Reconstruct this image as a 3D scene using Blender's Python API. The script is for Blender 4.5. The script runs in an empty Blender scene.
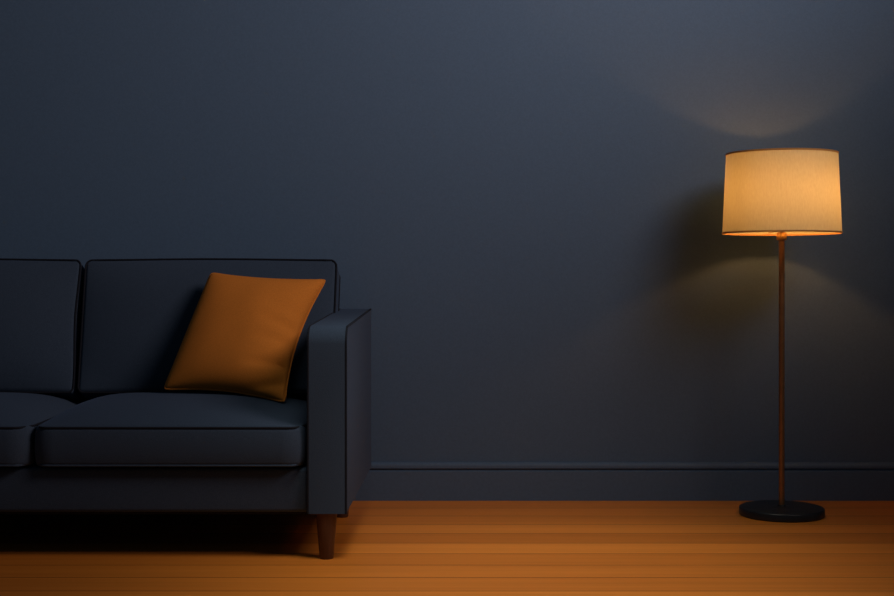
import bpy, bmesh, math, random
from mathutils import Vector, Matrix, noise

scene = bpy.context.scene
col = scene.collection
random.seed(4)
F = 1300.0          # focal length in pixels of the 894x596 frame
VX, VY = 472.0, 280.0   # where depth lines meet (camera looks straight at the wall)
CAM_Z = 0.80
WALL_Y = 4.727

# ------------------------------------------------------------------ materials
def new_mat(name):
    m = bpy.data.materials.new(name)
    m.use_nodes = True
    nt = m.node_tree
    nt.nodes.clear()
    out = nt.nodes.new('ShaderNodeOutputMaterial')
    return m, nt, out

def N(nt, kind, **kw):
    n = nt.nodes.new(kind)
    for k, v in kw.items():
        setattr(n, k, v)
    return n

def principled(nt, out, base=(0.5, 0.5, 0.5), rough=0.6, metal=0.0, spec=0.5, sheen=0.0):
    b = N(nt, 'ShaderNodeBsdfPrincipled')
    b.inputs['Base Color'].default_value = (*base, 1)
    b.inputs['Roughness'].default_value = rough
    b.inputs['Metallic'].default_value = metal
    b.inputs['Specular IOR Level'].default_value = spec
    b.inputs['Sheen Weight'].default_value = sheen
    b.inputs['Sheen Tint'].default_value = (0.35, 0.55, 1.0, 1)
    nt.links.new(b.outputs[0], out.inputs[0])
    return b

def mottled(nt, b, c1, c2, scale, coord='Object', detail=4.0, bump=0.0, bump_scale=None, dist=0.002):
    """base colour between c1 and c2 by fine noise, plus an optional bump"""
    tc = N(nt, 'ShaderNodeTexCoord')
    no = N(nt, 'ShaderNodeTexNoise')
    no.inputs['Scale'].default_value = scale
    no.inputs['Detail'].default_value = detail
    nt.links.new(tc.outputs[coord], no.inputs['Vector'])
    rp = N(nt, 'ShaderNodeValToRGB')
    rp.color_ramp.elements[0].position = 0.3
    rp.color_ramp.elements[1].position = 0.7
    rp.color_ramp.elements[0].color = (*c1, 1)
    rp.color_ramp.elements[1].color = (*c2, 1)
    nt.links.new(no.outputs['Fac'], rp.inputs[0])
    nt.links.new(rp.outputs[0], b.inputs['Base Color'])
    if bump:
        n2 = N(nt, 'ShaderNodeTexNoise')
        n2.inputs['Scale'].default_value = bump_scale or scale
        n2.inputs['Detail'].default_value = 2.0
        nt.links.new(tc.outputs[coord], n2.inputs['Vector'])
        bp = N(nt, 'ShaderNodeBump')
        bp.inputs['Strength'].default_value = bump
        bp.inputs['Distance'].default_value = dist
        nt.links.new(n2.outputs['Fac'], bp.inputs['Height'])
        nt.links.new(bp.outputs[0], b.inputs['Normal'])

def fabric(name, c1, c2, rough=0.95, sheen=0.0, scale=420, bump=0.35):
    m, nt, out = new_mat(name)
    b = principled(nt, out, c1, rough, 0, 0.15, sheen)
    mottled(nt, b, c1, c2, scale, bump=bump, bump_scale=scale * 1.5, dist=0.0015)
    return m

WALL_C = (0.085, 0.143, 0.230)
M_wall, nt, out = new_mat('navy_matt_paint')
b = principled(nt, out, WALL_C, 0.75, 0, 0.2)
mottled(nt, b, tuple(c * 0.94 for c in WALL_C), tuple(c * 1.06 for c in WALL_C), 160, bump=0.12, bump_scale=220)

M_trim, nt, out = new_mat('navy_satin_trim_paint')
b = principled(nt, out, WALL_C, 0.5, 0, 0.3)
mottled(nt, b, tuple(c * 0.93 for c in WALL_C), tuple(c * 1.05 for c in WALL_C), 90)

M_ceiling, nt, out = new_mat('ceiling_paint')
principled(nt, out, (0.3, 0.31, 0.34), 0.9, 0, 0.1)

# wooden floor boards running along the wall
M_floor, nt, out = new_mat('warm_wooden_boards')
b = principled(nt, out, (0.4, 0.2, 0.06), 0.42, 0, 0.3)
L = nt.links.new
def math_node(op, a, c=None):
    n = N(nt, 'ShaderNodeMath', operation=op)
    for i, v in enumerate((a, c)):
        if v is None: continue
        if isinstance(v, (int, float)): n.inputs[i].default_value = v
        else: L(v, n.inputs[i])
    return n.outputs[0]
tc = N(nt, 'ShaderNodeTexCoord')
sx = N(nt, 'ShaderNodeSeparateXYZ'); L(tc.outputs['Object'], sx.inputs[0])
PW = 0.152
v = math_node('DIVIDE', sx.outputs['Y'], PW)
row = math_node('FLOOR', v)
fr = math_node('FRACT', v)
wn = N(nt, 'ShaderNodeTexWhiteNoise', noise_dimensions='1D'); L(row, wn.inputs['W'])
shift = math_node('MULTIPLY', wn.outputs['Value'], 7.3)
u = math_node('DIVIDE', math_node('ADD', sx.outputs['X'], shift), 30.0)
colm = math_node('FLOOR', u)
wn2 = N(nt, 'ShaderNodeTexWhiteNoise', noise_dimensions='2D')
cb = N(nt, 'ShaderNodeCombineXYZ'); L(row, cb.inputs[0]); L(colm, cb.inputs[1])
L(cb.outputs[0], wn2.inputs['Vector'])
# grain: noise stretched along the board, different on each board
gx = math_node('MULTIPLY', sx.outputs['X'], 1.1)
gy = math_node('MULTIPLY', sx.outputs['Y'], 34.0)
gz = math_node('MULTIPLY', wn2.outputs['Value'], 40.0)
gc = N(nt, 'ShaderNodeCombineXYZ'); L(gx, gc.inputs[0]); L(gy, gc.inputs[1]); L(gz, gc.inputs[2])
gn = N(nt, 'ShaderNodeTexNoise'); gn.inputs['Scale'].default_value = 1.0
gn.inputs['Detail'].default_value = 6; gn.inputs['Roughness'].default_value = 0.6
L(gc.outputs[0], gn.inputs['Vector'])
tone = math_node('ADD', math_node('MULTIPLY', wn2.outputs['Value'], 0.55), math_node('MULTIPLY', gn.outputs['Fac'], 0.75))
rp = N(nt, 'ShaderNodeValToRGB')
e = rp.color_ramp.elements
e[0].position = 0.22; e[0].color = (0.500, 0.142, 0.016, 1)
e[1].position = 0.95; e[1].color = (0.780, 0.250, 0.033, 1)
L(tone, rp.inputs[0])
# dark joint between boards
d = math_node('ABSOLUTE', math_node('SUBTRACT', fr, 0.5))
joint = math_node('GREATER_THAN', d, 0.482)
jj = joint
mx = N(nt, 'ShaderNodeMix', data_type='RGBA')
L(math_node('MULTIPLY', jj, 0.75), mx.inputs['Factor'])
L(rp.outputs[0], mx.inputs['A']); mx.inputs['B'].default_value = (0.12, 0.035, 0.008, 1)
L(mx.outputs['Result'], b.inputs['Base Color'])
hgt = math_node('SUBTRACT', math_node('MULTIPLY', gn.outputs['Fac'], 0.25), jj)
bp = N(nt, 'ShaderNodeBump'); bp.inputs['Strength'].default_value = 0.25; bp.inputs['Distance'].default_value = 0.002
L(hgt, bp.inputs['Height']); L(bp.outputs[0], b.inputs['Normal'])

SOFA1, SOFA2 = (0.031, 0.049, 0.080), (0.051, 0.076, 0.117)
M_sofa = fabric('navy_upholstery', SOFA1, SOFA2, sheen=0.09)
M_pipe = fabric('black_piping_cord', (0.010, 0.012, 0.018), (0.016, 0.018, 0.026))
M_under = fabric('black_underside_cloth', (0.012, 0.012, 0.014), (0.02, 0.02, 0.022))
M_pillow = fabric('burnt_orange_cloth', (0.580, 0.188, 0.026), (0.690, 0.232, 0.036), scale=330, bump=0.4)

M_leg, nt, out = new_mat('dark_walnut')
b = principled(nt, out, (0.1, 0.04, 0.018), 0.45, 0, 0.4)
tc = N(nt, 'ShaderNodeTexCoord')
mp = N(nt, 'ShaderNodeMapping'); mp.inputs['Scale'].default_value = (60, 60, 5)
nt.links.new(tc.outputs['Object'], mp.inputs[0])
no = N(nt, 'ShaderNodeTexNoise'); no.inputs['Scale'].default_value = 1.5; no.inputs['Detail'].default_value = 5
nt.links.new(mp.outputs[0], no.inputs['Vector'])
rp = N(nt, 'ShaderNodeValToRGB')
rp.color_ramp.elements[0].color = (0.040, 0.015, 0.008, 1)
rp.color_ramp.elements[1].color = (0.100, 0.040, 0.018, 1)
nt.links.new(no.outputs['Fac'], rp.inputs[0]); nt.links.new(rp.outputs[0], b.inputs['Base Color'])

M_bronze, nt, out = new_mat('brown_bronze')
b = principled(nt, out, (0.30, 0.14, 0.06), 0.38, 0.75, 0.5)
mottled(nt, b, (0.30, 0.150, 0.062), (0.38, 0.19, 0.082), 40)
M_brass, nt, out = new_mat('aged_brass')
b = principled(nt, out, (0.62, 0.34, 0.12), 0.35, 0.9, 0.5)
mottled(nt, b, (0.55, 0.29, 0.10), (0.66, 0.37, 0.14), 60)
M_black, nt, out = new_mat('black_lacquer')
b = principled(nt, out, (0.012, 0.012, 0.014), 0.33, 0, 0.5)
mottled(nt, b, (0.010, 0.010, 0.012), (0.016, 0.016, 0.018), 50)

# shade cloth: light from the bulb comes through it
M_shade, nt, out = new_mat('cream_lampshade_linen')
tc = N(nt, 'ShaderNodeTexCoord')
mp = N(nt, 'ShaderNodeMapping'); mp.inputs['Scale'].default_value = (260, 260, 60)
nt.links.new(tc.outputs['Object'], mp.inputs[0])
no = N(nt, 'ShaderNodeTexNoise'); no.inputs['Scale'].default_value = 1.0; no.inputs['Detail'].default_value = 3
nt.links.new(mp.outputs[0], no.inputs['Vector'])
rp = N(nt, 'ShaderNodeValToRGB')
rp.color_ramp.elements[0].position = 0.25; rp.color_ramp.elements[1].position = 0.75
rp.color_ramp.elements[0].color = (0.56, 0.59, 0.39, 1)
rp.color_ramp.elements[1].color = (0.64, 0.68, 0.47, 1)
nt.links.new(no.outputs['Fac'], rp.inputs[0])
df = N(nt, 'ShaderNodeBsdfDiffuse'); tr = N(nt, 'ShaderNodeBsdfTranslucent')
nt.links.new(rp.outputs[0], df.inputs[0]); nt.links.new(rp.outputs[0], tr.inputs[0])
ms = N(nt, 'ShaderNodeMixShader'); ms.inputs[0].default_value = 0.29
nt.links.new(df.outputs[0], ms.inputs[1]); nt.links.new(tr.outputs[0], ms.inputs[2])
nt.links.new(ms.outputs[0], out.inputs[0])

M_band, nt, out = new_mat('tan_shade_binding')
b = principled(nt, out, (0.5, 0.28, 0.1), 0.7, 0, 0.2)
mottled(nt, b, (0.50, 0.27, 0.09), (0.58, 0.32, 0.11), 200)

BULB_E = 182.0
M_bulb, nt, out = new_mat('warm_glowing_bulb')
em = N(nt, 'ShaderNodeEmission'); em.inputs[0].default_value = (1.0, 0.385, 0.10, 1); em.inputs[1].default_value = BULB_E
nt.links.new(em.outputs[0], out.inputs[0])

# ------------------------------------------------------------------ helpers
def obj(name, bm, mat, parent=None, smooth=True, loc=None):
    me = bpy.data.meshes.new(name)
    bmesh.ops.recalc_face_normals(bm, faces=bm.faces[:])
    for e in bm.edges:              # keep hard edges crisp
        if len(e.link_faces) == 2 and e.calc_face_angle(0) > math.radians(42): e.smooth = False
    bm.to_mesh(me); bm.free()
    me.materials.append(mat)
    for p in me.polygons: p.use_smooth = smooth
    o = bpy.data.objects.new(name, me)
    col.objects.link(o)
    if parent is not None: o.parent = parent
    if loc is not None: o.location = loc
    return o

def thing(name, label, cat, loc):
    o = bpy.data.objects.new(name, None)
    o.empty_display_size = 0.1
    col.objects.link(o)
    o.location = loc
    o['label'] = label; o['category'] = cat
    return o

def structure(o):
    o['kind'] = 'structure'
    return o

def box_bm(x0, x1, y0, y1, z0, z1, bevel=0.0, seg=3):
    bm = bmesh.new()
    bmesh.ops.create_cube(bm, size=1)
    for v in bm.verts:
        v.co = Vector(((x0 + x1) / 2 + v.co.x * (x1 - x0), (y0 + y1) / 2 + v.co.y * (y1 - y0), (z0 + z1) / 2 + v.co.z * (z1 - z0)))
    if bevel:
        bmesh.ops.bevel(bm, geom=bm.edges[:], offset=bevel, segments=seg, profile=0.5, affect='EDGES')
    return bm

def prism_bm(profile, x0, x1, bevel=0.0, seg=3):
    """(y, z) outline extruded along x"""
    bm = bmesh.new()
    a = [bm.verts.new((x0, y, z)) for y, z in profile]
    c = [bm.verts.new((x1, y, z)) for y, z in profile]
    n = len(profile)
    bm.faces.new(a); bm.faces.new(c[::-1])
    for i in range(n):
        bm.faces.new((a[i], a[(i + 1) % n], c[(i + 1) % n], c[i]))
    if bevel:
        ed = [e for e in bm.edges if abs(e.verts[0].co.x - e.verts[1].co.x) < 1e-6]
        bmesh.ops.bevel(bm, geom=ed, offset=bevel, segments=seg, profile=0.5, affect='EDGES')
    return bm

def lathe_bm(profile, seg=64, cap=True):
    bm = bmesh.new()
    rings = []
    for r, z in profile:
        rings.append([bm.verts.new((r * math.cos(2 * math.pi * i / seg), r * math.sin(2 * math.pi * i / seg), z)) for i in range(seg)])
    for k in range(len(rings) - 1):
        for i in range(seg):
            j = (i + 1) % seg
            bm.faces.new((rings[k][i], rings[k][j], rings[k + 1][j], rings[k + 1][i]))
    if cap:
        bm.faces.new(rings[0][::-1]); bm.faces.new(rings[-1])
    return bm

def tube_bm(pts, r, closed=False, seg=8, bm=None):
    bm = bm or bmesh.new()
    pts = [Vector(p) for p in pts]
    n = len(pts)
    rings = []
    up = None
    for i, p in enumerate(pts):
        if closed: t = pts[(i + 1) % n] - pts[i - 1]
        else: t = pts[min(i + 1, n - 1)] - pts[max(i - 1, 0)]
        t.normalize()
        if up is None:
            up = Vector((0, 0, 1)) if abs(t.z) < 0.9 else Vector((1, 0, 0))
        up = (up - t * up.dot(t))
        if up.length < 1e-5: up = t.orthogonal()
        up.normalize()
        s = t.cross(up)
        rings.append([bm.verts.new(p + (up * math.cos(a) + s * math.sin(a)) * r) for a in [2 * math.pi * k / seg for k in range(seg)]])
    m = n if closed else n - 1
    for i in range(m):
        A, B = rings[i], rings[(i + 1) % n]
        off = 0
        if closed and i == n - 1:   # undo the twist that has built up
            off = min(range(seg), key=lambda o: sum((A[k].co - B[(k + o) % seg].co).length for k in range(seg)))
        for k in range(seg):
            j = (k + 1) % seg
            bm.faces.new((A[k], A[j], B[(j + off) % seg], B[(k + off) % seg]))
    if not closed:
        bm.faces.new(rings[0][::-1]); bm.faces.new(rings[-1])
    return bm

def axis_samples(h, r, n):
    inner = h - r
    cs = [r * math.tan(math.radians(a)) for a in (0, 15, 30, 45)]
    mid = [-inner + 2 * inner * i / n for i in range(n + 1)]
    return [-inner - c for c in cs[:0:-1]] + mid + [inner + c for c in cs[1:]]

def cushion_bm(hx, hy, hz, r, nx, ny, nz, shape):
    """rounded block (half sizes hx, hy, hz, edge radius r) then bent by shape(point)"""
    bm = bmesh.new()
    H = (hx, hy, hz)
    S = [axis_samples(hx, r, nx), axis_samples(hy, r, ny), axis_samples(hz, r, nz)]
    def put(p):
        q = Vector([max(-(H[i] - r), min(H[i] - r, p[i])) for i in range(3)])
        d = Vector(p) - q
        if d.length > 1e-9: q = q + d.normalized() * r
        return shape(q)
    for ax in range(3):
        u, w = [i for i in range(3) if i != ax]
        for sgn in (-1, 1):
            grid = []
            for a in S[u]:
                rowv = []
                for c in S[w]:
                    p = [0, 0, 0]; p[u] = a; p[w] = c; p[ax] = sgn * H[ax]
                    rowv.append(bm.verts.new(put(p)))
                grid.append(rowv)
            for i in range(len(grid) - 1):
                for j in range(len(grid[0]) - 1):
                    bm.faces.new((grid[i][j], grid[i + 1][j], grid[i + 1][j + 1], grid[i][j + 1]))
    bmesh.ops.remove_doubles(bm, verts=bm.verts[:], dist=1e-5)
    return bm

def rr_loop(a, c, rad, n=7, m=24):
    """rounded rectangle loop, half sizes a, c"""
    pts = []
    for (cx, cy, t0) in ((a - rad, c - rad, 0), (-a + rad, c - rad, 90), (-a + rad, -c + rad, 180), (a - rad, -c + rad, 270)):
        for k in range(n + 1):
            t = math.radians(t0 + 90 * k / n)
            pts.append(Vector((cx + rad * math.cos(t), cy + rad * math.sin(t))))
    out = []
    for i, p in enumerate(pts):
        q = pts[(i + 1) % len(pts)]
        k = max(1, int((q - p).length / 0.03))
        for s in range(k): out.append(p.lerp(q, s / k))
    return out

# ------------------------------------------------------------------ the room
o = structure(obj('floor', box_bm(-4.2, 4.2, -1.2, WALL_Y, -0.05, 0), M_floor, smooth=False))
o = structure(obj('wall_back', box_bm(-4.2, 4.2, WALL_Y, WALL_Y + 0.12, -0.05, 2.75), M_wall, smooth=False))
# baseboard: flat face, a narrow groove, and a rounded cap
W = WALL_Y
bprof = [(W, 0.0), (W - 0.016, 0.0), (W - 0.016, 0.106), (W - 0.006, 0.110), (W - 0.006, 0.114), (W - 0.014, 0.117)]
bprof += [(W - 0.014, 0.127), (W - 0.0115, 0.133), (W - 0.006, 0.137), (W, 0.138)]
structure(obj('baseboard_back', prism_bm(bprof, -4.2, 4.2), M_trim, smooth=False))

# ------------------------------------------------------------------ the sofa
XC = -1.285                        # middle of the sofa
XR, XL = -0.356, -2.214            # outer faces of the arms
AW = 0.114                         # width of an arm
YF, YB = 3.70, 4.60
sofa = thing('sofa', 'dark navy fabric sofa with black piping and brown tapered legs against the wall', 'sofa', (XC, 4.15, 0))
SO = Vector((XC, 4.15, 0))
def sloc(bm):
    bmesh.ops.translate(bm, verts=bm.verts[:], vec=-SO)
    return bm

# base and back frame
obj('base', sloc(box_bm(XL + AW - 0.004, XR - AW + 0.004, YF + 0.022, YB - 0.02, 0.134, 0.262, 0.012)), M_sofa, sofa)
obj('underside', sloc(box_bm(XL + 0.02, XR - 0.02, YF + 0.04, YB - 0.03, 0.126, 0.136, 0.002)), M_under, sofa)
bf = [(4.40, 0.258), (4.565, 0.80), (4.60, 0.80), (4.60, 0.258)]
obj('back_frame', sloc(prism_bm(bf, XL + AW + 0.002, XR - AW - 0.004, 0.004)), M_sofa, sofa)

# arms: a strip that runs up the front and over the top, piped along both edges
def arm_profile():
    pts = []
    z0 = 0.134
    pts.append((YF, z0))
    pts.append((YF, 0.40)); pts.append((YF, 0.58))
    rad = 0.050
    zt = 0.668
    for k in range(11):
        t = math.radians(90 * k / 10)
        pts.append((YF + rad - rad * math.cos(t), zt - rad + rad * math.sin(t)))
    for k in range(1, 9):
        s = k / 8
        pts.append((YF + rad + (YB - YF - rad) * s, zt + 0.030 * s))
    return pts
def make_arm(x0, x1):
    top = arm_profile()
    bm = bmesh.new()
    prof = top + [(YB, 0.134)]
    bm.free()
    bm = prism_bm(prof, x0, x1, 0.007, 3)
    arm = obj('arm', sloc(bm), M_sofa, sofa)
    for e in arm.data.polygons: e.use_smooth = True
    for x, s in ((x0, 1), (x1, -1)):
        pts = []
        for i, (y, z) in enumerate(top):
            pts.append(Vector((x + s * 0.003, y, z)))
        # pull the cord in so that it sits on the rounded edge
        cy, cz = 4.2, 0.35
        q = []
        for i, p in enumerate(pts):
            a, c = pts[max(i - 1, 0)], pts[min(i + 1, len(pts) - 1)]
            t = (c - a).normalized()
            nrm = Vector((0, t.z, -t.y))     # points inwards for this winding
            q.append(p + nrm * 0.002)
        obj('piping', sloc(tube_bm(q, 0.0036, seg=8)), M_pipe, arm)
    return arm
make_arm(XR - AW, XR)
make_arm(XL, XL + AW)

# seat cushions
def seat_cushion(xf0, xf1, xb0, xb1, left_r=1.0):
    y0, y1 = YF - 0.004, 4.36
    hx, hy, hz = 0.5, (y1 - y0) / 2, 0.057
    yc, zc = (y0 + y1) / 2, 0.325
    def place(x, y, z, u=None):
        s = (y + hy) / (2 * hy)
        l = xf0 + (xb0 - xf0) * s; r_ = xf1 + (xb1 - xf1) * s
        return Vector((l + (r_ - l) * (x + 0.5), yc + y, zc + z))
    def shape(q):
        u, v = q.x / hx, q.y / hy
        if q.z > 0:
            cr = 0.061 * (1 - abs(u) ** (3.0 if u > 0 and xf1 > -1 else 6)) * (1 - abs(v) ** 2.6 if v < 0 else 1 - 0.5 * abs(v) ** 2.6)
            z = q.z + cr * (q.z / hz)
        else:
            z = q.z
        # the boxing bulges a little, and the front corners are rounded
        w = (1 - (q.z / hz) ** 2)
        y = q.y - 0.006 * w * (1 if v < -0.9 else 0)
        x = q.x + 0.004 * w * (1 if u > 0.95 else -1 if u < -0.95 else 0)
        k = max(0.0, (abs(u) - 0.90) / 0.10)
        if v < 0: y += 0.030 * k * k * (1 if v < -0.5 else max(0, -v * 2))
        return place(x, y, z)
    bm = cushion_bm(hx, hy, hz, 0.014, 30, 18, 3, shape)
    c = obj('seat_cushion', sloc(bm), M_sofa, sofa)
    for zz in (hz - 0.003, -hz + 0.004):
        pts = []
        for p in rr_loop(hx - 0.001, hy - 0.001, 0.05):
            u, v = p.x / hx, p.y / hy
            k = max(0.0, (abs(u) - 0.90) / 0.10)
            y = p.y
            if v < 0: y += 0.024 * k * k * (1 if v < -0.5 else max(0, -v * 2))
            pts.append(place(p.x, y, zz))
        obj('piping', sloc(tube_bm(pts, 0.0034, True)), M_pipe if zz > 0 else M_sofa, c)
    return c
seat_cushion(-1.250, -0.482, -1.285, -0.478)
seat_cushion(-2.092, -1.262, -2.092, -1.295)

# back cushions, leaning back
TILT = math.radians(21)
def back_cushion(xb0, xb1, xt0, xt1):
    hh, th = 0.235, 0.058           # half height, half thickness
    ax = Vector((0, math.sin(TILT), math.cos(TILT)))    # up the cushion
    nn = Vector((0, -math.cos(TILT), math.sin(TILT)))   # towards the room
    top_front = Vector((0, 4.418, 0.871))
    cen = top_front - ax * hh - nn * th
    def place(x, n_, h):
        s = (h + hh) / (2 * hh)
        q = min(1.0, max(0.0, s / 0.66)); q = q * q * (3 - 2 * q)
        l = xb0 + (xt0 - xb0) * s; r_ = xb1 + (xt1 - xb1) * q
        p = cen + ax * h - nn * n_
        p.x = l + (r_ - l) * (x + 0.5)
        return p
    hx = 0.5
    def shape(q):                   # q.y < 0 is the front
        u, v = q.x / hx, q.z / hh
        b_ = (1 - abs(u) ** 3) * (1 - abs(v) ** 3)
        n_ = q.y - (0.045 * b_ if q.y < 0 else -0.004 * b_) * abs(q.y) / th
        z = q.z + 0.002 * math.cos(u * 3.0) * (1 if v > 0.5 else 0)
        k = max(0.0, (abs(u) - 0.93) / 0.07)
        if v > 0: z -= 0.008 * k * k * max(0, v) ** 8
        return place(q.x, n_, z)
    c = obj('back_cushion', sloc(cushion_bm(hx, th, hh, 0.016, 30, 4, 18, shape)), M_sofa, sofa)
    for nz in (-th + 0.003, th - 0.003):
        pts = []
        for p in rr_loop(hx - 0.001, hh - 0.0005, 0.022):
            u, v = p.x / hx, p.y / hh
            z = p.y + 0.002 * math.cos(u * 3.0) * (1 if v > 0.5 else 0)
            k = max(0.0, (abs(u) - 0.93) / 0.07)
            if v > 0: z -= 0.005 * k * k * max(0, v) ** 8
            pts.append(place(p.x, nz, z))
        obj('piping', sloc(tube_bm(pts, 0.0034, True)), M_pipe, c)
    return c
back_cushion(-1.290, -0.478, -1.313, -0.459)
back_cushion(-2.092, -1.305, -2.096, -1.327)

# tapered round legs
def make_leg(x, y, lean):
    prof = [(0.0185, 0.0), (0.0200, 0.003), (0.0308, 0.128), (0.0310, 0.133)]
    bm = lathe_bm(prof, 32)
    for v in bm.verts:
        v.co.x += lean * (v.co.z - 0.13)
    bmesh.ops.translate(bm, verts=bm.verts[:], vec=(x, y, 0))
    return obj('leg', sloc(bm), M_leg, sofa)
make_leg(-0.418, 3.737, 0.0)
make_leg(-0.438, 4.39, 0.0)
make_leg(2 * XC + 0.418, 3.737, 0.0)
make_leg(2 * XC + 0.438, 4.39, 0.0)

# ------------------------------------------------------------------ the pillow
def at(px, py, Y):
    return Vector(((px - VX) * Y / F, Y, CAM_Z - (py - VY) * Y / F))
cTL, cTR, cBR, cBL = at(211, 272, 4.295), at(327, 279, 4.31), at(285, 403, 4.00), at(163, 390, 4.10)
pc = (cTL + cTR + cBR + cBL) / 4
pillow = thing('throw_pillow', 'burnt orange square throw pillow leaning in the corner of the navy sofa', 'pillow', pc)
pn = (cTR - cBL).cross(cTL - cBR).normalized()
if pn.y > 0: pn = -pn
NP = 44
def pillow_pt(u, v, side):
    # u right, v up, -1..1 ; edges drawn in between the corners
    c_ = 1 - 0.030 * (u * u * v * v) ** 7
    s, t = (u * c_ + 1) / 2, (v * c_ + 1) / 2
    p = cBL.lerp(cBR, s).lerp(cTL.lerp(cTR, s), t)
    ex = (cBR - cBL + cTR - cTL) / 2; ey = (cTL - cBL + cTR - cBR) / 2
    p = p - ex * 0.034 * u * abs(u) * (1 - v * v) * (2.1 if u > 0 else 0.25)
    p = p - ey * 0.045 * v * abs(v) * (1 - u * u)
    e = max(0.0, (1 - u * u) * (1 - v * v))
    th = 0.088 * e ** 0.46
    # soft creases that start at the seam on the right and die out inwards
    if side > 0:
        for (v0, sl, amp, w) in ((0.02, 0.12, 0.013, 0.055), (-0.22, 0.05, 0.010, 0.05), (-0.52, -0.12, 0.016, 0.06), (-0.76, -0.35, 0.012, 0.06), (0.25, 0.2, 0.006, 0.07)):
            d = (v - v0 - sl * (1 - u)) / w
            th -= amp * math.exp(-d * d) * max(0, (u - 0.15) / 0.85) ** 1.0 * min(1.0, (1 - abs(u)) * 10)
        th += 0.006 * noise.noise(Vector((u * 1.7, v * 1.7, 3.1))) * e
    return p + pn * side * th * (1.0 if side > 0 else 0.75) - pc
bm = bmesh.new()
def warp(i): 
    a = -1 + 2 * i / NP
    return math.sin(a * math.pi / 2) * 0.65 + a * 0.35
for side in (1, -1):
    g = [[bm.verts.new(pillow_pt(warp(i), warp(j), side)) for j in range(NP + 1)] for i in range(NP + 1)]
    for i in range(NP):
        for j in range(NP):
            bm.faces.new((g[i][j], g[i + 1][j], g[i + 1][j + 1], g[i][j + 1]))
bmesh.ops.remove_doubles(bm, verts=bm.verts[:], dist=1e-4)
obj('cover', bm, M_pillow, pillow)
loop = []
for i in range(NP): loop.append(pillow_pt(warp(i), -1, 1))
for j in range(NP): loop.append(pillow_pt(1, warp(j), 1))
for i in range(NP): loop.append(pillow_pt(warp(NP - i), 1, 1))
for j in range(NP): loop.append(pillow_pt(-1, warp(NP - j), 1))
obj('seam', tube_bm(loop, 0.0032, True, 8), M_pillow, pillow)

# ------------------------------------------------------------------ the floor lamp
LX, LY = 1.054, 4.425
lamp = thing('floor_lamp', 'lit floor lamp with cream drum shade on a slim brown pole and round black base', 'lamp', (LX, LY, 0))
R = 0.1425
obj('base', lathe_bm([(R - 0.004, 0.0), (R, 0.003), (R, 0.023), (R - 0.002, 0.0265), (R - 0.006, 0.0280), (0.05, 0.0290), (0.02, 0.030), (0.014, 0.032), (0.0125, 0.036)], 96), M_black, lamp)
obj('pole', lathe_bm([(0.0098, 0.030), (0.0098, 0.50), (0.0096, 0.94)], 24), M_bronze, lamp)
obj('collar', lathe_bm([(0.010, 0.934), (0.0165, 0.936), (0.0175, 0.940), (0.0175, 0.958), (0.0155, 0.961), (0.0100, 0.963)], 32), M_brass, lamp)
ZB, ZT, RB, RT = 0.957, 1.231, 0.1985, 0.1860
BX = 0.023                      # holder leans right, added so the shade glows brighter on that side
def lean(bm):
    for v in bm.verts: v.co.x += BX * max(0.0, (v.co.z - 0.96) / 0.14)
    return bm
BZ, BR = 1.100, 0.026
obj('socket', lean(lathe_bm([(0.010, 0.960), (0.010, 1.010), (0.017, 1.016), (0.019, 1.040), (0.0300, 1.061), (0.0300, 1.065), (0.018, 1.066)], 32)), M_brass, lamp)  # socket; its wide cup rim is added to cut the bulb's downward light
def bulb_prof():
    p = [(0.013, BZ - 0.034), (0.0145, BZ - 0.028)]
    for k in range(0, 12):
        a = math.radians(-52 + 141 * k / 11)
        p.append((BR * math.cos(a), BZ + BR * math.sin(a)))
    return p
bulb = obj('bulb', lean(lathe_bm(bulb_prof(), 16)), M_bulb, lamp)
obj('light_cutoff_cap', lean(lathe_bm([(0.0232, BZ + 0.0165), (0.0232, BZ + 0.0255), (0.014, BZ + 0.030), (0.004, BZ + 0.0315)], 32)), M_brass, bulb)  # unseen cap added over the bulb to limit its upward glow on the wall
n = 10
shade = obj('lamp_shade', lathe_bm([(RB + (RT - RB) * k / n, ZB + (ZT - ZB) * k / n) for k in range(n + 1)], 96, cap=False), M_shade, lamp)
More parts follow.
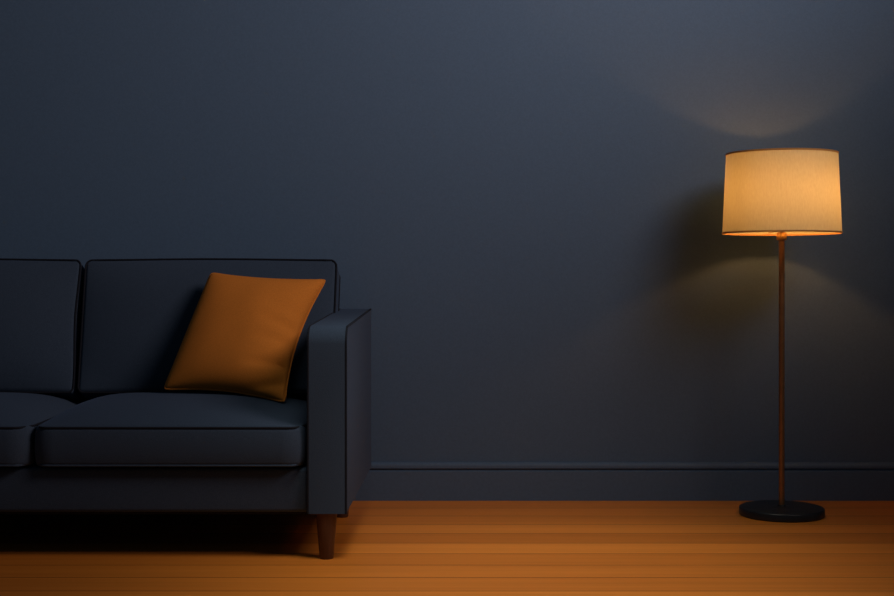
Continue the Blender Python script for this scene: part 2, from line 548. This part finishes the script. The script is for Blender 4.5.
def band(r, z, h):
    bm = bmesh.new()
    prof = [(r - 0.0012, z - h), (r + 0.0016, z - h), (r + 0.0020, z), (r + 0.0016, z + h), (r - 0.0012, z + h)]
    bm = lathe_bm(prof + [prof[0]], 96, cap=False)
    bmesh.ops.remove_doubles(bm, verts=bm.verts[:], dist=1e-6)
    return bm
obj('trim_band', band(RB, ZB + 0.003, 0.0028), M_band, shade)
obj('trim_band', band(RT, ZT - 0.003, 0.0030), M_band, shade)
bm = bmesh.new()
for k in range(3):
    a = math.radians(90 + 120 * k)
    tube_bm([(0.014 * math.cos(a), 0.014 * math.sin(a), 0.968), ((RB - 0.001) * math.cos(a), (RB - 0.001) * math.sin(a), 0.968)], 0.0016, seg=6, bm=bm)
obj('shade_carrier', bm, M_brass, lamp)

# ------------------------------------------------------------------ light
def spot(name, loc, target, power, size, blend, radius, color):
    l = bpy.data.lights.new(name, 'SPOT')
    l.energy = power; l.spot_size = math.radians(size); l.spot_blend = blend
    l.shadow_soft_size = radius; l.color = color
    o = bpy.data.objects.new(name, l); col.objects.link(o)
    o.location = loc
    o.rotation_euler = (Vector(target) - Vector(loc)).to_track_quat('-Z', 'Y').to_euler()
    return o
spot('ceiling_spotlight', (1.90, 2.45, 2.75), (-1.5, 4.70, 3.22), 290, 140, 1.0, 0.70, (0.98, 0.79, 0.74))
spot('ceiling_downlight', (-0.02, 3.00, 2.40), (0.22, 3.42, 0.0), 131, 56, 1.0, 0.45, (1.0, 0.98, 0.86))

w = bpy.data.worlds.new('dim_room'); scene.world = w; w.use_nodes = True
bg = w.node_tree.nodes['Background']
bg.inputs[0].default_value = (0.48, 0.78, 1.0, 1); bg.inputs[1].default_value = 0.034

# ------------------------------------------------------------------ camera
cam = bpy.data.cameras.new('camera')
cam.sensor_width = 36.0; cam.sensor_fit = 'HORIZONTAL'
cam.lens = F / 894 * 36
cam.shift_x = -(VX - 447.0) / 894
cam.shift_y = (VY - 298.0) / 894
co = bpy.data.objects.new('camera', cam); col.objects.link(co)
co.location = (0, 0, CAM_Z); co.rotation_euler = (math.radians(90), 0, 0)
scene.camera = co

scene.view_settings.view_transform = 'Standard'
scene.view_settings.look = 'None'
scene.view_settings.exposure = 0.0
scene.view_settings.gamma = 1.0
scene.view_settings.use_curve_mapping = False
